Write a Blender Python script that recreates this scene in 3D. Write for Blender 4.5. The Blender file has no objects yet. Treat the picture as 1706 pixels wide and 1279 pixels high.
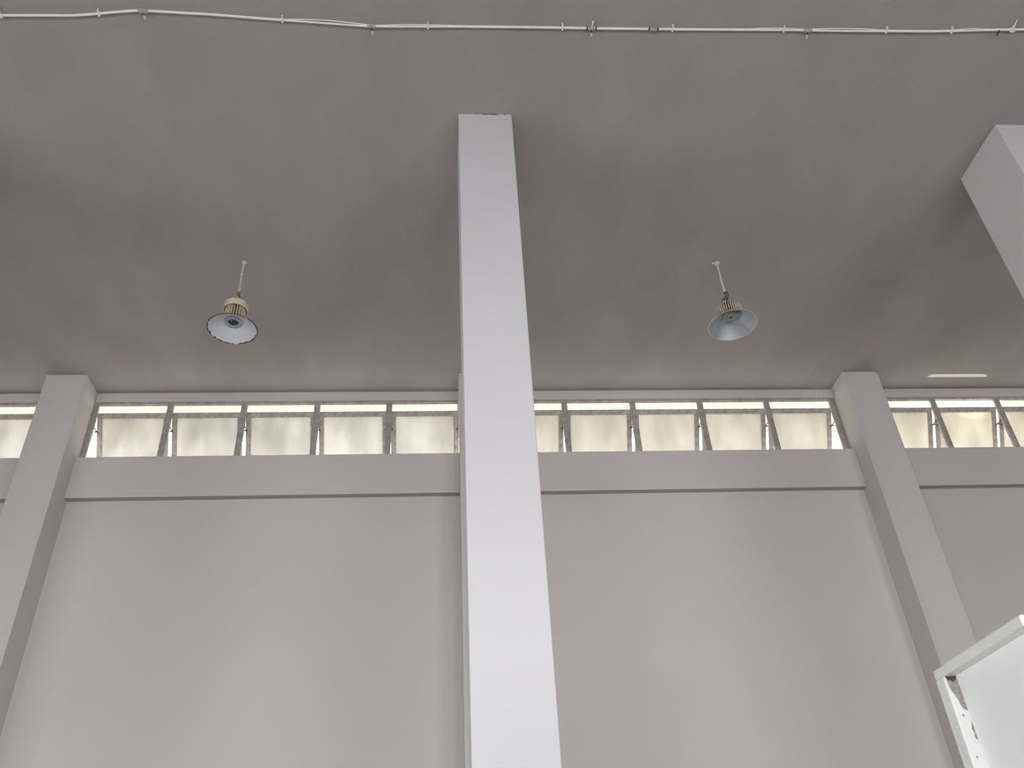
import bpy, bmesh, math, random
from mathutils import Vector, Matrix
random.seed(7)
SC = bpy.context.scene
C = SC.collection
EYE = 1.55                       # camera height above the floor
PI = math.pi

# ------------------------------------------------------------------ camera
YAW, PITCH, ROLL, FPX = 0.0955, 0.6167, -0.0602, 1414.9
f = Vector((math.sin(YAW)*math.cos(PITCH), math.cos(YAW)*math.cos(PITCH), math.sin(PITCH)))
r = Vector((math.cos(YAW), -math.sin(YAW), 0)); u = r.cross(f)
r2 = r*math.cos(ROLL) + u*math.sin(ROLL); u2 = -r*math.sin(ROLL) + u*math.cos(ROLL)
cd = bpy.data.cameras.new('camera'); cam = bpy.data.objects.new('camera', cd); C.objects.link(cam)
M = Matrix((r2, u2, -f)).transposed().to_4x4(); M.translation = (0, 0, EYE)
cam.matrix_world = M
cd.sensor_fit = 'HORIZONTAL'; cd.sensor_width = 36; cd.lens = FPX/1706*36
cd.clip_start = 0.05; cd.clip_end = 500
SC.camera = cam

# ------------------------------------------------------------------ world, lights, exposure
SC.view_settings.view_transform = 'Standard'; SC.view_settings.look = 'None'
SC.view_settings.exposure = 0.0; SC.view_settings.gamma = 1.0
SC.view_settings.use_curve_mapping = False
w = bpy.data.worlds.new('overcast_sky'); SC.world = w; w.use_nodes = True
bg = w.node_tree.nodes['Background']
bg.inputs['Color'].default_value = (0.86, 0.92, 1.0, 1); bg.inputs['Strength'].default_value = 4.2

def lamp(name, kind, loc, direction, **kw):
    d = bpy.data.lights.new(name, kind); o = bpy.data.objects.new(name, d); C.objects.link(o)
    o.location = loc
    o.rotation_euler = Vector(direction).to_track_quat('-Z', 'Y').to_euler()
    for k, v in kw.items(): setattr(d, k, v)
    return o
# hazy sun behind the far wall's roof: it reaches the yard and, bounced, the eave
lamp('sun', 'SUN', (0, 30, 30), (0.15, -1, -1.9), energy=7.0, angle=0.02, color=(1, 0.94, 0.84))
# daylight entering through the four open bays of the wall behind the camera
BAYS = [(-9.2, -5.6), (-4.2, -0.6), (0.8, 4.4), (5.8, 9.4)]
DOOR_Z = (0.0, 2.6); BACK = -3.8
for (a, b), gain in zip(BAYS, (.7, .95, 1.1, 1.35)):
    lamp('unseen_daylight_area', 'AREA', ((a+b)/2, BACK-0.12, sum(DOOR_Z)/2+.1), (0, 1, -.50), energy=292*gain,
         shape='RECTANGLE', size=b-a-.05, size_y=DOOR_Z[1]-DOOR_Z[0]-.3, color=(0.90, 0.93, 1.0))
# added light for the cupboard's side, from an unseen doorway at the left
lamp('unseen_daylight_area', 'AREA', (-9.9-.12, .3, 1.15), (1, 0, -.60), energy=175, shape='RECTANGLE', size=6.9, size_y=2.1, color=(0.93, 0.94, 1.0))
# sun glinting up off the yard through one open window onto the ceiling
G = Vector((12.95, 19.3, 0.50)); T = Vector((6.785, 9.09, EYE+6.105+.80))
lamp('sun_glint', 'SPOT', G, T-G, energy=16000, spot_size=2*math.atan(.745/(T-G).length), spot_blend=0.0,
     shadow_soft_size=0.012, color=(1, 0.93, 0.82))

# ------------------------------------------------------------------ helpers
def mat(name, col, rough=.8, var=0.0, scale=1.5, col2=None, bump=0.0, bscale=60, metal=0.0, stretch=None, detail=4):
    m = bpy.data.materials.new(name); m.use_nodes = True
    nt = m.node_tree; b = nt.nodes['Principled BSDF']
    b.inputs['Roughness'].default_value = rough; b.inputs['Metallic'].default_value = metal
    b.inputs['Specular IOR Level'].default_value = .3
    c = (*col, 1); c2 = (*(col2 or [x*(1-var) for x in col]), 1)
    b.inputs['Base Color'].default_value = c
    tc = nt.nodes.new('ShaderNodeTexCoord')
    mp = nt.nodes.new('ShaderNodeMapping'); nt.links.new(tc.outputs['Object'], mp.inputs[0])
    if stretch: mp.inputs['Scale'].default_value = stretch
    if var or col2:
        n = nt.nodes.new('ShaderNodeTexNoise'); n.inputs['Scale'].default_value = scale; n.inputs['Detail'].default_value = detail
        n.inputs['Roughness'].default_value = .6
        nt.links.new(mp.outputs[0], n.inputs['Vector'])
        rp = nt.nodes.new('ShaderNodeValToRGB'); rp.color_ramp.elements[0].position = .32; rp.color_ramp.elements[1].position = .68
        rp.color_ramp.elements[0].color = c2; rp.color_ramp.elements[1].color = c
        nt.links.new(n.outputs['Fac'], rp.inputs[0]); nt.links.new(rp.outputs[0], b.inputs['Base Color'])
    if bump:
        n2 = nt.nodes.new('ShaderNodeTexNoise'); n2.inputs['Scale'].default_value = bscale; n2.inputs['Detail'].default_value = 3
        nt.links.new(tc.outputs['Object'], n2.inputs['Vector'])
        bp = nt.nodes.new('ShaderNodeBump'); bp.inputs['Strength'].default_value = bump; bp.inputs['Distance'].default_value = .01
        nt.links.new(n2.outputs['Fac'], bp.inputs['Height']); nt.links.new(bp.outputs[0], b.inputs['Normal'])
    return m

def ceiling_mat():
    m = mat('ceiling_paint', (0.4, 0.4, 0.4), .9)
    nt = m.node_tree; b = nt.nodes['Principled BSDF']; tc = [n for n in nt.nodes if n.type == 'TEX_COORD'][0]
    def noise(sc, det, stretch, rot=0):
        mp = nt.nodes.new('ShaderNodeMapping'); mp.inputs['Scale'].default_value = stretch; mp.inputs['Rotation'].default_value = (0, 0, rot)
        n = nt.nodes.new('ShaderNodeTexNoise'); n.inputs['Scale'].default_value = sc; n.inputs['Detail'].default_value = det
        nt.links.new(tc.outputs['Object'], mp.inputs[0]); nt.links.new(mp.outputs[0], n.inputs['Vector']); return n
    # hue patches (pinkish / greenish grey) times smudges
    hue = noise(.55, 2, (1, 1, 1)); ra = nt.nodes.new('ShaderNodeValToRGB')
    ra.color_ramp.elements[0].position = .46; ra.color_ramp.elements[0].color = (*CEIL_A, 1)
    ra.color_ramp.elements[1].position = .56; ra.color_ramp.elements[1].color = (*CEIL_B, 1)
    nt.links.new(hue.outputs['Fac'], ra.inputs[0])
    sm = noise(1.7, 6, (1, .55, 1), .5); rb = nt.nodes.new('ShaderNodeValToRGB')
    rb.color_ramp.elements[0].position = .3; rb.color_ramp.elements[0].color = (.87, .87, .87, 1)
    rb.color_ramp.elements[1].position = .7; rb.color_ramp.elements[1].color = (1, 1, 1, 1)
    nt.links.new(sm.outputs['Fac'], rb.inputs[0])
    mx = nt.nodes.new('ShaderNodeMix'); mx.data_type = 'RGBA'; mx.blend_type = 'MULTIPLY'; mx.inputs['Factor'].default_value = 1
    nt.links.new(ra.outputs[0], mx.inputs['A']); nt.links.new(rb.outputs[0], mx.inputs['B'])
    nt.links.new(mx.outputs['Result'], b.inputs['Base Color'])
    n2 = noise(9, 4, (1, 1, 1)); bp = nt.nodes.new('ShaderNodeBump'); bp.inputs['Strength'].default_value = .25; bp.inputs['Distance'].default_value = .02
    nt.links.new(n2.outputs['Fac'], bp.inputs['Height']); nt.links.new(bp.outputs[0], b.inputs['Normal'])
    return m

def glass_mat(name, tint, dirt):
    """dusty frosted pane: scatters the daylight behind it"""
    m = bpy.data.materials.new(name); m.use_nodes = True; nt = m.node_tree
    nt.nodes.remove(nt.nodes['Principled BSDF']); out = nt.nodes['Material Output']
    tc = nt.nodes.new('ShaderNodeTexCoord'); mp = nt.nodes.new('ShaderNodeMapping'); mp.inputs['Scale'].default_value = (1.6, 1, .7)
    oi = nt.nodes.new('ShaderNodeObjectInfo'); mul = nt.nodes.new('ShaderNodeMath'); mul.operation = 'MULTIPLY'; mul.inputs[1].default_value = 40
    nt.links.new(oi.outputs['Random'], mul.inputs[0]); nt.links.new(mul.outputs[0], mp.inputs['Location'])
    nt.links.new(tc.outputs['Object'], mp.inputs[0])
    n = nt.nodes.new('ShaderNodeTexNoise'); n.inputs['Scale'].default_value = 2.2; n.inputs['Detail'].default_value = 5
    nt.links.new(mp.outputs[0], n.inputs['Vector'])
    rp = nt.nodes.new('ShaderNodeValToRGB'); rp.color_ramp.elements[0].position = .33; rp.color_ramp.elements[1].position = .62
    rp.color_ramp.elements[0].color = (*dirt, 1); rp.color_ramp.elements[1].color = (*tint, 1)
    nt.links.new(n.outputs['Fac'], rp.inputs[0])
    tr = nt.nodes.new('ShaderNodeBsdfTranslucent'); df = nt.nodes.new('ShaderNodeBsdfDiffuse'); gl = nt.nodes.new('ShaderNodeBsdfGlossy')
    gl.inputs['Roughness'].default_value = .35; df.inputs['Color'].default_value = (.6, .58, .54, 1)
    nt.links.new(rp.outputs[0], tr.inputs['Color'])
    a = nt.nodes.new('ShaderNodeMixShader'); a.inputs[0].default_value = .15
    nt.links.new(tr.outputs[0], a.inputs[1]); nt.links.new(df.outputs[0], a.inputs[2])
    c = nt.nodes.new('ShaderNodeMixShader'); c.inputs[0].default_value = .05
    nt.links.new(a.outputs[0], c.inputs[1]); nt.links.new(gl.outputs[0], c.inputs[2])
    nt.links.new(c.outputs[0], out.inputs['Surface'])
    return m

def rim_worn_mat(name, inner, rust, r0, metal, rough, rings=False):
    """lampshade enamel, worn to rust in a ragged band near the rim (object-space radius)"""
    m = mat(name, inner, rough, metal=metal); nt = m.node_tree; b = nt.nodes['Principled BSDF']
    tc = [n for n in nt.nodes if n.type == 'TEX_COORD'][0]
    sx = nt.nodes.new('ShaderNodeSeparateXYZ'); nt.links.new(tc.outputs['Object'], sx.inputs[0])
    def mth(op, a, bb=None):
        n = nt.nodes.new('ShaderNodeMath'); n.operation = op
        for i, v in enumerate((a, bb)):
            if v is None: continue
            if isinstance(v, (int, float)): n.inputs[i].default_value = v
            else: nt.links.new(v, n.inputs[i])
        return n.outputs[0]
    rad = mth('SQRT', mth('ADD', mth('MULTIPLY', sx.outputs[0], sx.outputs[0]), mth('MULTIPLY', sx.outputs[1], sx.outputs[1])))
    n = nt.nodes.new('ShaderNodeTexNoise'); n.inputs['Scale'].default_value = 28; n.inputs['Detail'].default_value = 4
    nt.links.new(tc.outputs['Object'], n.inputs['Vector'])
    v = mth('ADD', rad, mth('MULTIPLY', mth('SUBTRACT', n.outputs['Fac'], .5), .05))
    k = mth('GREATER_THAN', v, r0)
    mx = nt.nodes.new('ShaderNodeMix'); mx.data_type = 'RGBA'
    mx.inputs['A'].default_value = (*inner, 1); mx.inputs['B'].default_value = (*rust, 1)
    nt.links.new(k, mx.inputs['Factor']); nt.links.new(mx.outputs['Result'], b.inputs['Base Color'])
    return m

def box(bm, x0, x1, y0, y1, z0, z1, bev=0):
    vs = [bm.verts.new((x, y, z)) for x in (x0, x1) for y in (y0, y1) for z in (z0, z1)]
    fs = [bm.faces.new([vs[i] for i in q]) for q in ((0, 1, 3, 2), (4, 6, 7, 5), (0, 4, 5, 1), (2, 3, 7, 6), (0, 2, 6, 4), (1, 5, 7, 3))]
    if bev:
        es = list({e for q in fs for e in q.edges})
        bmesh.ops.bevel(bm, geom=es, offset=bev, segments=2, affect='EDGES', profile=.5)
    return bm

def tube(bm, pts, rad, seg=10, cap=True):
    pts = [Vector(p) for p in pts]; rads = rad if isinstance(rad, (list, tuple)) else [rad]*len(pts)
    rings = []; nrm = None
    for i, p in enumerate(pts):
        d = (pts[min(i+1, len(pts)-1)] - pts[max(i-1, 0)]).normalized()
        if nrm is None:
            nrm = d.orthogonal().normalized()
        nrm = (nrm - d*nrm.dot(d)).normalized(); bi = d.cross(nrm)
        rings.append([bm.verts.new(p + (nrm*math.cos(2*PI*k/seg) + bi*math.sin(2*PI*k/seg))*rads[i]) for k in range(seg)])
    for a, b in zip(rings, rings[1:]):
        for k in range(seg): bm.faces.new((a[k], a[(k+1) % seg], b[(k+1) % seg], b[k]))
    if cap:
        bm.faces.new(rings[0][::-1]); bm.faces.new(rings[-1])
    return bm

def lathe(bm, prof, seg=48, cap0=False, cap1=False, wob=0):
    rings = []
    for (rr, z) in prof:
        rings.append([bm.verts.new(((rr+wob*math.sin(3*a+z*40))*math.cos(a), (rr+wob*math.sin(3*a+z*40))*math.sin(a), z)) for a in [2*PI*k/seg for k in range(seg)]])
    for a, b in zip(rings, rings[1:]):
        for k in range(seg): bm.faces.new((a[k], b[k], b[(k+1) % seg], a[(k+1) % seg]))
    if cap0: bm.faces.new(rings[0])
    if cap1: bm.faces.new(rings[-1][::-1])
    return bm

def obj(name, bm, m, parent=None, smooth=False, loc=None):
    bmesh.ops.recalc_face_normals(bm, faces=bm.faces[:])
    me = bpy.data.meshes.new(name); bm.to_mesh(me); bm.free()
    me.materials.append(m)
    if smooth:
        for p in me.polygons: p.use_smooth = True
        me.set_sharp_from_angle(angle=math.radians(35))
    o = bpy.data.objects.new(name, me); C.objects.link(o)
    if parent: o.parent = parent
    if loc: o.location = loc
    return o

def tag(o, label, cat=None, kind=None, group=None):
    if label: o['label'] = label
    if cat: o['category'] = cat
    if kind: o['kind'] = kind
    if group: o['group'] = group
    return o

def empty(name, loc, label, cat, kind=None, group=None):
    o = bpy.data.objects.new(name, None); C.objects.link(o); o.location = loc; o.empty_display_size = .2
    return tag(o, label, cat, kind, group)

def B(*a, **k): return box(bmesh.new(), *a, **k)

# ------------------------------------------------------------------ measures
H = EYE + 6.3432                       # ceiling
D = 9.05; WT = .09                     # far wall face, thickness at the window band
P = 8.663                              # pilaster front
LF = 8.956; LT = EYE+5.350; LB = EYE+4.806   # ledge beam
LIN = EYE + 6.200                      # underside of lintel
XP = [-4.8387, 0.1613, 5.1613]; PW = .479
CX, CW, CY, CDP = 0.1241, .4743, 4.760, .662
XL, XR = -9.9, 10.25

CEIL_A = (.388, .352, .337); CEIL_B = (.377, .355, .332)
M_ceil = ceiling_mat()
M_wall = mat('wall_paint', (.71, .65, .62), .85, scale=.45, col2=(.67, .63, .592), bump=.1, bscale=14, detail=2)
M_col = mat('column_paint', (.69, .672, .672), .75, scale=.8, col2=(.67, .652, .645), bump=.08, bscale=14, detail=2)
M_pil = mat('pilaster_paint', (.655, .61, .588), .85, scale=.6, col2=(.62, .59, .562), bump=.08, bscale=14, detail=2)
M_frame = mat('window_frame_paint', (.54, .495, .455), .6, scale=12, col2=(.36, .33, .295), bump=.2, bscale=60)
M_sash = mat('sash_paint', (.50, .465, .43), .55, scale=14, col2=(.30, .275, .245), bump=.2, bscale=60)
M_pane = glass_mat('frosted_pane', (.71, .69, .645), (.55, .53, .48))
M_pane_g = glass_mat('frosted_pane_foliage_tint', (.70, .675, .605), (.57, .55, .485))  # yellow-green light from foliage outside is put into this glass colour
M_eave = mat('eave_paint', (.84, .80, .71), .8, var=.06, scale=2)
M_far = mat('dull_grey_paint', (.34, .325, .31), .85, var=.1, scale=.6)
M_under = mat('ledge_underside_shade', (.40, .36, .345), .9, var=.08, scale=1.5)  # shade under the ledge beams put into the colour
M_floor = mat('floor_concrete', (.24, .215, .195), .6, var=.15, scale=1.2)
M_ground = mat('yard_concrete', (.46, .44, .40), .9, var=.2, scale=.4)
M_metal = mat('dark_steel', (.10, .085, .07), .5, var=.4, scale=30, metal=.4)
M_chip = mat('bare_render', (.12, .10, .09), .95, var=.3, scale=30)

# ------------------------------------------------------------------ setting
bm = B(XL, XR, BACK, D+.05, H, H+.25)
tag(obj('ceiling', bm, M_ceil), 'smudged grey painted concrete ceiling above the windows and column', 'ceiling', 'structure')
tag(obj('eave', B(XL-.3, XR+.3, D+.055, 10.155, EYE+6.30, H+.25), M_eave),
    'cream roof overhang outside, above the clerestory windows', 'eave', 'structure')
tag(obj('floor', B(XL-.1, XR+.1, BACK-.1, D+.1, -.12, 0), M_floor), 'grey concrete floor of the hall', 'floor', 'structure')
bm = bmesh.new(); box(bm, -120, 120, D+.1, 160, -.3, -.15); box(bm, -120, 120, -120, BACK-.1, -.3, -.15)
tag(obj('ground', bm, M_ground), 'pale concrete yard outside the hall', 'ground', 'structure')

bm = bmesh.new()
box(bm, XL, XR, D, D+.10, 0, EYE+5.28)                 # below the sills
box(bm, XL, XR, D, D+.05, LIN, H-.011, .004)          # lintel band
box(bm, XL, XR, D+.012, D+.045, H-.02, H)               # dark joint under the slab
tag(obj('wall_front', bm, M_wall), 'grey painted wall panels below and above the strip windows', 'wall', 'structure')
bm = bmesh.new()
xs = [XL] + [v for b in BAYS for v in b] + [XR]
for i in range(0, len(xs), 2): box(bm, xs[i], xs[i+1], BACK-.1, BACK, 0, DOOR_Z[1])
box(bm, XL, XR, BACK-.1, BACK, DOOR_Z[1], H+.2)
tag(obj('wall_back', bm, M_far), 'grey wall with four wide open bays behind the viewer', 'wall', 'structure')
bm = B(XL-.1, XL, BACK-.1, -3.2, 0, H+.25); box(bm, XL-.1, XL, 3.8, D+.1, 0, H+.25); box(bm, XL-.1, XL, -3.2, 3.8, 2.3, H+.25)
tag(obj('wall_left', bm, M_far), 'grey end wall left of the hall, with a wide doorway added to let in light', 'wall', 'structure')
tag(obj('wall_right', B(XR, XR+.1, BACK-.1, D+.1, 0, H+.25), M_far), 'grey end wall right of the hall', 'wall', 'structure')

segs = [(XL, XP[0], 'short length of projecting ledge beam at the left picture edge'),
        (XP[0]+PW, XP[1], 'projecting ledge beam under the windows left of the white column'),
        (XP[1]+PW, XP[2], 'projecting ledge beam under the windows right of the white column'),
        (XP[2]+PW, XR, 'projecting ledge beam right of the right-hand pilaster')]
for a, b, lab in segs:
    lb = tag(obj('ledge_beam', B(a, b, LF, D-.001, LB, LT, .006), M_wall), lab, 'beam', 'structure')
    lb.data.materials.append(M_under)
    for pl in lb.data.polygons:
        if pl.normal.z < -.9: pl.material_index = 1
for x, lab in zip(XP, ('grey wall pilaster on the left with its dark right side showing',
                       'grey wall pilaster mostly hidden behind the white column',
                       'grey wall pilaster on the right with its dark left side showing')):
    tag(obj('pilaster', B(x, x+PW, P, D+.056, 0, H-.0005, .007), M_pil), lab, 'pilaster', 'structure')

def column(x, lab):
    c = obj('column', B(x, x+CW, CY, CY+CDP, 0, H-.0005, .008), M_col)
    tag(c, lab, 'column', 'structure')
    return c
c0 = column(CX, 'tall pale square column in the middle, standing free of the wall')
column(CX+5, 'square column at the upper right edge, its grey left side showing')
column(CX-5, 'square column standing free, off to the left of the middle one')
# bits of missing render where the middle column meets the ceiling
for (cx_, w_, h_) in ((.155, .05, .008), (.20, .09, .005), (.235, .024, .014), (.262, .035, .007), (.34, .012, .012), (.09, .02, .004)):
    bm = bmesh.new(); n = 9
    pts = [(cx_+w_/2*math.cos(2*PI*k/n)*random.uniform(.7, 1.1), h_*math.sin(2*PI*k/n)*random.uniform(.6, 1.2)) for k in range(n)]
    fr = [bm.verts.new((CX+.07+px, CY-.003, H-.004+min(pz, .003))) for px, pz in pts]
    bk = [bm.verts.new((CX+.07+px, CY+.001, H-.004+min(pz, .003))) for px, pz in pts]
    bm.faces.new(fr); bm.faces.new(bk[::-1])
    for k in range(n): bm.faces.new((fr[k], fr[(k+1) % n], bk[(k+1) % n], bk[k]))
    obj('render_chip', bm, M_chip, c0)

# ------------------------------------------------------------------ strip windows
WY0, WY1 = D+.004, D+.040              # frame depth
HEAD = EYE+6.160; SILL = EYE+5.28
OW, MW = .828, .074      # opening, mullion, pitch
TILT = math.radians(31)
def frame_sash():                      # hangs from local origin, closed in the xz plane
    bm = bmesh.new(); L, W2, t = .84, .430, .026
    prof = [(-W2, W2, -.062, 0), (-W2, W2, -L, -L+.05)]
    for a, b, z0, z1 in prof: box(bm, a, b, -t/2, t/2, z0, z1, .003)
    for s in (-1, 1):
        a, b = sorted((s*W2, s*(W2-.052))); box(bm, a, b, -t/2, t/2, -L+.05, -.062, .003)
        a, b = sorted((s*(W2-.052), s*(W2-.06))); box(bm, a, b, -.004, .012, -L+.05, -.062)
    box(bm, -W2+.06, W2-.06, -.004, .012, -.070, -.062)
    return bm
sash0 = obj('sash', frame_sash(), M_sash)
pane0 = obj('pane', B(-.376, .376, .0, .004, -.80, -.058), M_pane, sash0)
stay_meshes = []
for s in (-1, 1):
    bm = bmesh.new(); q = s*(OW/2+.004)
    box(bm, min(q, q-s*.006), max(q, q-s*.006), -.01, .17, -.252, -.241, .001)
    a, b = sorted((q+s*.02, q-s*.02)); box(bm, a, b, .08, .09, -.262, -.250, .001)
    tube(bm, [(q, .17, -.246), (q-s*.012, .19, -.246)], .006, 6)
    o = obj('stay_arm', bm, M_metal); stay_meshes.append(o.data); bpy.data.objects.remove(o)
mull_data = None
first = True
def strip_window(n, x0, x1, count, start, PITCHX, lab, pane_mat):
    global first, mull_data
    root = empty('window_%d' % n, (start, D+.035, SILL), lab, 'window', 'structure')
    lx = lambda x: x-start
    ly = lambda y: y-(D+.035)
    bm = bmesh.new()
    box(bm, lx(x0)+.002, lx(x1)-.002, ly(WY0), ly(WY1), HEAD-SILL, LIN-SILL-.002+.0, .002)
    box(bm, lx(x0)+.002, lx(x1)-.002, ly(WY0)+.02, ly(WY1)-.01, HEAD-SILL-.008, HEAD-SILL)
    obj('frame_head', bm, M_frame, root)
    obj('window_sill', B(lx(x0)+.002, lx(x1)-.002, ly(WY0)-.02, ly(WY1)+.03, 0, .05, .004), M_frame, root)
    for k in range(count+1):
        xm = k*PITCHX - MW/2
        a, b = xm-MW/2, xm+MW/2
        a = max(a, lx(x0)+.003); b = min(b, lx(x1)-.003)
        if b-a < .006: continue
        bm = bmesh.new(); box(bm, a, b, ly(WY0), ly(WY1), .05, HEAD-SILL, .003)
        if b-a > .05:
            box(bm, a+.027, b-.027, ly(WY1), ly(WY1)+.03, .05, HEAD-SILL)
            for q in (a+.016, b-.020): box(bm, q, q+.004, ly(WY0)-.004, ly(WY0), .05, HEAD-SILL-.02)
        obj('mullion', bm, M_frame, root)
    for k in range(count):
        xc = k*PITCHX + OW/2
        if xc+OW/2 > lx(x1)-.002+.3: continue
        s = sash0 if first else sash0.copy()
        if not first: C.objects.link(s)
        s.parent = root; s.location = (xc, .021, HEAD-SILL-.093)
        s.rotation_euler = (TILT+random.uniform(-.012, .012), 0, random.uniform(-.004, .004))
        p = pane0 if first else pane0.copy()
        if not first: C.objects.link(p)
        p.parent = s
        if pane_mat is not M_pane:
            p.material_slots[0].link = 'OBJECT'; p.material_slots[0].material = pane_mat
        first = False
        for j in (0, 1):
            so = bpy.data.objects.new('stay_arm', stay_meshes[j]); C.objects.link(so); so.parent = root
            so.location = (xc, 0, HEAD-SILL-.07)
strip_window(1, XL, XP[0], 5, -4.8387-5*.904+.04, .904, 'strip of frosted sashes propped open, at the left picture edge', M_pane)
strip_window(2, XP[0]+PW, XP[1], 5, -4.303, .905, 'strip of five frosted sashes propped open, left of the white column', M_pane)
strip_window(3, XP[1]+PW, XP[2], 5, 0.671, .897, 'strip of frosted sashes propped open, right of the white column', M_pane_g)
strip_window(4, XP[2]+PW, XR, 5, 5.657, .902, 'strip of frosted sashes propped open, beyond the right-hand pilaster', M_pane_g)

# ------------------------------------------------------------------ pendant lamps
M_cream = mat('yellowed_enamel', (.90, .82, .62), .5, scale=14, col2=(.66, .54, .34), bump=.1)
M_fin = mat('yellowed_fins', (.85, .77, .60), .5, scale=30, col2=(.62, .52, .36))
M_fin2 = mat('weathered_fins', (.82, .74, .60), .5, scale=30, col2=(.55, .45, .33))
M_core = mat('dark_core', (.16, .115, .075), .8, var=.4, scale=30)  # dark brown core showing between the fins
M_rod = mat('rod_paint', (.80, .76, .76), .5, scale=40, col2=(.62, .57, .55))
M_rodr = mat('flaking_rod_paint', (.85, .78, .60), .6, scale=60, col2=(.40, .28, .15))
M_rust = mat('rusty_steel', (.16, .10, .06), .8, var=.5, scale=60)
M_shade1 = rim_worn_mat('white_enamel_shade', (.66, .67, .70), (.12, .085, .05), .232, .0, .45)
M_shade1o = mat('shade_outside', (.30, .25, .18), .6, scale=20, col2=(.16, .12, .08))
M_shade2 = rim_worn_mat('aluminium_shade', (.60, .64, .66), (.72, .70, .66), .243, .75, .38)
M_ring = mat('grey_ring', (.38, .43, .49), .4)
M_lens = mat('dark_lens', (.07, .055, .04), .15)
M_led = mat('led_plate', (.33, .36, .31), .5, var=.15, scale=30)
M_black = mat('black_centre', (.02, .025, .015), .4)
M_bright = mat('lens_glint', (.8, .78, .7), .2, metal=.8)

def sink(bm, r_core, r_out, z0, z1, n, h=.004):
    for k in range(n):
        a = 2*PI*k/n; c, s = math.cos(a), math.sin(a)
        vs = []
        for z in (z0, z1):
            for (rr, tt) in ((r_core-.004, -h), (r_out, -h), (r_out, h), (r_core-.004, h)):
                vs.append(bm.verts.new((rr*c-tt*s, rr*s+tt*c, z)))
        for q in ((0, 1, 2, 3), (7, 6, 5, 4), (0, 4, 5, 1), (1, 5, 6, 2), (2, 6, 7, 3), (3, 7, 4, 0)): bm.faces.new([vs[i] for i in q])

def shade(root, r0, z0, r1, z1, min_, rings=0):
    prof = []
    n = 14
    for i in range(n+1):
        t = i/n; prof.append((r0+(r1-r0)*t, z0+(z1-z0)*(t**1.15)))
    prof.append((r1+.006, z1+.002))
    inner = prof; outer = [(a+.001, b+.004) for a, b in prof][::-1]
    return obj('lamp_shade', lathe(bmesh.new(), inner+outer, 64), min_, root, True)

# left lamp: tall gear with a domed cap
L1 = empty('pendant_lamp', (-2.105, 6.680, H), 'cream industrial pendant lamp with domed cap, hanging left of the white column', 'lamp', group='pendant lamps')
obj('ceiling_plate', lathe(bmesh.new(), [(.026, 0), (.026, -.006), (.014, -.010)], 20, True, True), M_rod, L1)
obj('rod', tube(bmesh.new(), [(0, 0, -.005), (-.004, 0, -.12), (-.002, 0, -.22)], .010, 10), M_rod, L1, True)
obj('rod_sleeve', tube(bmesh.new(), [(-.002, 0, -.20), (0, 0, -.25), (.001, 0, -.33), (.0, 0, -.415)], [.011, .014, .013, .016], 10), M_rodr, L1, True)
bm = bmesh.new()
tube(bm, [(.012*math.cos(a), 0, -.44+.022*math.sin(a)) for a in [PI/2+k*PI/8 for k in range(17)]], .005, 6)
tube(bm, [(.004, .01, -.45), (.02, .0, -.50), (-.012, 0, -.535), (0, 0, -.58)], .006, 6)
tube(bm, [(.0, 0, -.53), (.045, -.01, -.535)], .005, 6)
obj('hook', bm, M_rust, L1, True)
obj('driver_cap', lathe(bmesh.new(), [(.02, -.562), (.075, -.565), (.108, -.580), (.120, -.600), (.121, -.665), (.116, -.668), (.112, -.630), (.02, -.625)], 48, True, True), M_cream, L1, True)
hs = obj('heat_sink', lathe(bmesh.new(), [(.070, -.628), (.070, -.79)], 32, True, True), M_core, L1, True)
bm = bmesh.new(); sink(bm, .068, .098, -.628, -.806, 22, .0036)
tag(obj('cooling_fins', bm, M_fin, hs), None, None, 'stuff')
s1 = shade(L1, .088, -.812, .238, -.905, M_shade1)
bm = bmesh.new(); lathe(bm, [(.053, -.806), (.053, -.822), (.090, -.822), (.093, -.808)], 48)
rg = obj('trim_ring', bm, M_ring, L1, True)
for k in range(4):
    a = k*PI/2+.5; obj('screw_and_glint', lathe(bmesh.new(), [(.004, 0), (.004, -.003)], 8, True, True), M_black, rg, loc=(.073*math.cos(a), .073*math.sin(a), -.822))
obj('lens', lathe(bmesh.new(), [(.054, -.812), (.045, -.804), (.02, -.798)], 32, False, True), M_lens, L1, True)
obj('screw_and_glint', lathe(bmesh.new(), [(.006, -.797), (.006, -.812), (.003, -.815)], 10, True, True), M_bright, L1, loc=(-.015, -.02, 0))  # small bright stud added as a glint on the lens

# right lamp: low wide finned drum
L2 = empty('pendant_lamp', (2.963, 6.644, H), 'finned metal pendant lamp with a deep silvery shade, hanging right of the white column', 'lamp', group='pendant lamps')
bm = lathe(bmesh.new(), [(.03, 0), (.03, -.010), (.015, -.016)], 16, True, True)
box(bm, -.055, .03, -.012, .012, -.006, -.0005)
obj('ceiling_plate', bm, M_rod, L2)
obj('rod', tube(bmesh.new(), [(0, 0, -.005), (.002, 0, -.2), (.0, 0, -.25), (.004, 0, -.42)], [.010, .010, .014, .014], 10), M_rod, L2, True)
bm = bmesh.new()
tube(bm, [(.02+.014*math.cos(a), 0, -.46+.045*math.sin(a)) for a in [PI/2+k*PI/8 for k in range(17)]], .006, 6)
tube(bm, [(0, 0, -.42), (.012, 0, -.47), (-.012, 0, -.50)], .007, 6); tube(bm, [(-.045, 0, -.535), (.0, .0, -.515), (.02, 0, -.52)], .007, 6)
tube(bm, [(.02, 0, -.50), (.005, 0, -.55), (.0, 0, -.67)], .009, 6)
obj('hook', bm, M_rust, L2, True)
bm = bmesh.new(); lathe(bm, [(.03, -.655), (.128, -.662), (.128, -.668)], 40, True, True)
lathe(bm, [(.108, -.664), (.108, -.760)], 32, True, True)
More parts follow.
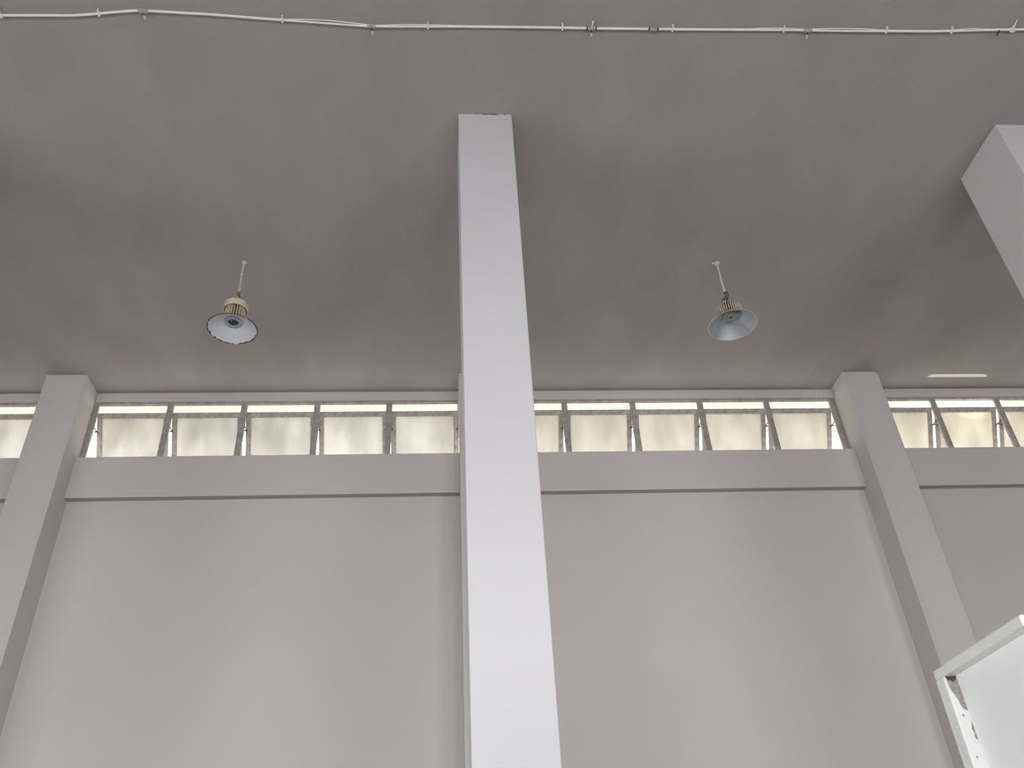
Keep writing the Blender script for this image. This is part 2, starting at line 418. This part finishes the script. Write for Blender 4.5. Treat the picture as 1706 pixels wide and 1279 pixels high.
hs = obj('heat_sink', bm, M_core, L2)
bm = bmesh.new(); sink(bm, .105, .140, -.663, -.762, 36, .0040)
tag(obj('cooling_fins', bm, M_fin2, hs), None, None, 'stuff')
s2 = shade(L2, .118, -.765, .246, -.882, M_shade2)
obj('mounting_plate', lathe(bmesh.new(), [(.117, -.762), (.117, -.766)], 40, True, True), M_ring, L2)
obj('led_plate', lathe(bmesh.new(), [(.090, -.766), (.090, -.774), (.086, -.776)], 40, True, True), M_led, L2, True)
obj('led_chip', lathe(bmesh.new(), [(.013, -.776), (.012, -.780)], 12, True, True), M_black, L2)
for k in range(4):
    a = k*PI/2+PI/4
    br = obj('bracket', B(-.010, .014, -.016, .016, -.784, -.766, .002), M_ring, L2, loc=(.094*math.cos(a), .094*math.sin(a), 0)); br.rotation_euler.z = a

# ------------------------------------------------------------------ cable along the ceiling
M_cable = mat('cream_cable', (.96, .94, .80), .5, var=.10, scale=8)
M_clip = mat('white_clip', (.85, .84, .78), .5)
M_knot = mat('yellowed_tape', (.55, .54, .36), .7, var=.4, scale=60)
M_tail = mat('clear_plastic', (.62, .60, .62), .3)
CABZ = H-.032
cb = empty('cable', (-.574, 3.923, H), 'cream twin cable clipped along the grey ceiling across the top of the picture', 'cable')
key = [(-4.6, 3.95), (-3.431, 3.920), (-2.9, 3.905), (-2.351, 3.845), (-1.9, 3.86), (-1.279, 3.893), (-.574, 3.923), (.2, 3.905), (1.024, 3.891), (2.0, 3.875), (2.973, 3.853), (4.0, 3.832), (4.851, 3.791), (6.2, 3.77)]
def cy(x):
    for (a, ya), (b, yb) in zip(key, key[1:]):
        if a <= x <= b:
            t = (x-a)/(b-a); t = t*t*(3-2*t)*.35 + t*.65; return ya+(yb-ya)*t
    return key[-1][1]
OX, OY = cb.location.x, cb.location.y
def path(dy, dz, x0=-4.5, x1=6.1, split=()):
    pts = []
    n = 150
    for i in range(n+1):
        x = x0+(x1-x0)*i/n; e = 0
        for (a, b, amt) in split:
            if a < x < b: e = amt*math.sin(PI*(x-a)/(b-a))
        pts.append((x-OX, cy(x)+dy+e-OY, CABZ-H+dz+.002*math.sin(x*3.1)))
    return pts
obj('wire', tube(bmesh.new(), path(0, 0), .0078, 8), M_cable, cb, True)
obj('wire', tube(bmesh.new(), path(-.006, .004, split=((-1.25, -.56, -.016), (-.56, .1, -.008), (2.5, 2.97, -.008), (2.98, 3.65, -.013), (4.25, 4.5, -.010))), .0045, 6), M_cable, cb, True)
from math import cos, sin
def px_x(px):  # ceiling x under a point of the photograph's cable line (measured)
    tab = [(0, -3.431), (235, -2.351), (470, -1.279), (620, -.574), (950, 1.024), (1340, 2.973), (1706, 4.851)]
    for (a, xa), (b, xb) in zip(tab, tab[1:]):
        if a <= px <= b: return xa+(xb-xa)*(px-a)/(b-a)
for px in (2, 165, 471, 712, 936, 1118, 1304, 1474, 1583, 1684):
    x = px_x(px); y = cy(x); big = px in (1684, 2)
    bm = bmesh.new()
    box(bm, -.007, .007, -.018, .018, -.012, .012, .002)
    box(bm, -.005, .005, -.030, -.012, -.006, .030, .001)
    if big: box(bm, -.022, .022, -.014, .014, -.013, .013, .003); tube(bm, [(0, -.01, .0), (.004, -.085, .02)], .006, 6)
    obj('clip', bm, M_clip, cb, loc=(x-OX, y-OY, CABZ-H))
for px, ln, kind in ((240, .035, 0), (619, .06, 1), (984, .02, 2), (1086, .02, 3), (1344, .035, 0), (1660, .03, 4)):
    x = px_x(px); y = cy(x)
    if kind != 4:
        wd = .038 if kind != 2 else .026
        bm = bmesh.new(); tube(bm, [(-wd, 0, 0), (-wd*.7, .002, .002), (0, -.002, 0), (wd*.6, .003, -.002), (wd, 0, 0)], [.010, .020, .016, .021, .010] if px == 240 else [.009, .015, .013, .015, .009], 8)
        obj('taped_joint', bm, M_knot, cb, True, loc=(x-OX, y-OY, CABZ-H))
    if kind in (2, 3):
        for s in (-1, 1):
            obj('ferrule', tube(bmesh.new(), [(-.005, 0, 0), (.005, 0, 0)], .016, 8), M_metal, cb, loc=(x-OX+s*.036, y-OY, CABZ-H))
        if kind == 2: obj('clip', tube(bmesh.new(), [(0, 0, 0), (.006, -.045, 0), (.006, -.06, .01)], [.006, .006, .010], 8), M_clip, cb, loc=(x-OX, y-OY, CABZ-H))
    if kind in (0, 1, 2):
        obj('wire_tail', tube(bmesh.new(), [(0, .008, -.008), (.003, .030, -.014)], .006 if kind == 1 else .003, 6), M_metal, cb, loc=(x-OX, y-OY, CABZ-H))
        obj('bulb', tube(bmesh.new(), [(0, 0, 0), (.001, .012, -.004), (.002, .026, -.008), (.002, .032, -.010)], [.005, .009, .008, .003], 8), M_tail, cb, True, loc=(x-OX+.003, y-OY+.030, CABZ-H-.014))
    if kind == 4:
        obj('wire_tail', tube(bmesh.new(), [(.01, 0, -.005), (0, .02, -.02), (-.012, .03, -.045)], [.010, .008, .003], 6), M_metal, cb, loc=(x-OX, y-OY, CABZ-H))

# ------------------------------------------------------------------ white cupboard at the lower right
M_white = mat('white_gloss_paint', (.80, .80, .765), .35, scale=9, col2=(.73, .74, .70), bump=.3, bscale=25)
M_panelw = mat('white_panel_paint', (.88, .865, .84), .45, scale=4, col2=(.84, .83, .81), bump=.15, bscale=18)
M_peel = mat('bare_grey_render', (.42, .39, .345), .95, scale=60, col2=(.24, .215, .18), bump=.6, bscale=120)
KX, KY0, KY1, KZ, KD = 1.745, 2.425, 3.0, EYE+.8545, .047
kx1 = 2.75
cp = empty('cupboard', (KX, KY0, 0), 'tall white painted cupboard with raised rims and a peeling corner, lower right', 'cupboard')
def KB(x0, x1, y0, y1, z0, z1, bev=.003): return box(bmesh.new(), x0-KX, x1-KX, y0-KY0, y1-KY0, z0, z1, bev)
RT = .036
obj('side_panel', KB(KX+KD, KX+KD+.02, KY0+KD-.018, KY1-.02, .06, KZ-.02, 0), M_panelw, cp)
obj('top_rail', KB(KX, kx1, KY0, KY1, KZ-RT, KZ, .007), M_white, cp)
obj('bottom_rail', KB(KX, kx1, KY0, KY1, 0, .09), M_white, cp)
st = obj('stile', KB(KX, KX+KD+.01, KY1-.060, KY1, .09, KZ-RT+.001, .005), M_white, cp)
obj('stile', KB(kx1-.045, kx1, KY0, KY0+.045, .09, KZ-RT+.001, .004), M_white, cp)
obj('back_panel', KB(KX+KD+.01, kx1, KY1-.02, KY1, .09, KZ-RT, 0), M_panelw, cp)
obj('end_panel', KB(kx1-.02, kx1, KY0+.045, KY1-.02, .09, KZ-RT, 0), M_panelw, cp)
xm = (KX+.045+kx1-.045)/2
for a, b, hx in ((KX+KD+.002, xm-.002, xm-.05), (xm+.002, kx1-.048, xm+.05)):
    d = obj('door', KB(a, b, KY0+.029, KY0+.047, .093, KZ-RT-.003, .002), M_panelw, cp)
    obj('handle', tube(bmesh.new(), [(hx-KX, .030, 1.05), (hx-KX, .0, 1.06), (hx-KX, .0, 1.17), (hx-KX, .030, 1.18)], .006, 8), M_metal, d)
# flaked paint on the reveal of the far stile
def flake(pts, name='bare_patch', m=None, off=.0012):
    bm = bmesh.new(); y = KY1-.060-off-KY0
    vs = [bm.verts.new((px, y, pz)) for px, pz in pts]; vb = [bm.verts.new((px, y+.004, pz)) for px, pz in pts]
    bm.faces.new(vs); bm.faces.new(vb[::-1])
    for k in range(len(vs)): bm.faces.new((vs[k], vs[(k+1) % len(vs)], vb[(k+1) % len(vs)], vb[k]))
    obj(name, bm, m or M_peel, st)
zt = KZ-RT
flake([(.006, zt-.001), (.046, zt-.001), (.0465, zt-.06), (.0465, zt-.118), (.035, zt-.112), (.028, zt-.098), (.026, zt-.083), (.019, zt-.064), (.012, zt-.05), (.008, zt-.03)])
flake([(.006, zt-.0005), (.046, zt-.0005), (.040, zt-.014), (.028, zt-.020), (.020, zt-.012), (.012, zt-.016)], 'dark_corner_patch', M_metal, .0022)  # flat dark patch in the corner under the top rail
flake([(.0465, zt-.150), (.0465, zt-.215), (.040, zt-.205), (.043, zt-.19), (.038, zt-.178), (.043, zt-.165)])
flake([(.024, zt-.128), (.028, zt-.131), (.026, zt-.138), (.022, zt-.134)])
flake([(.022, zt-.262), (.026, zt-.265), (.024, zt-.272), (.020, zt-.268)])
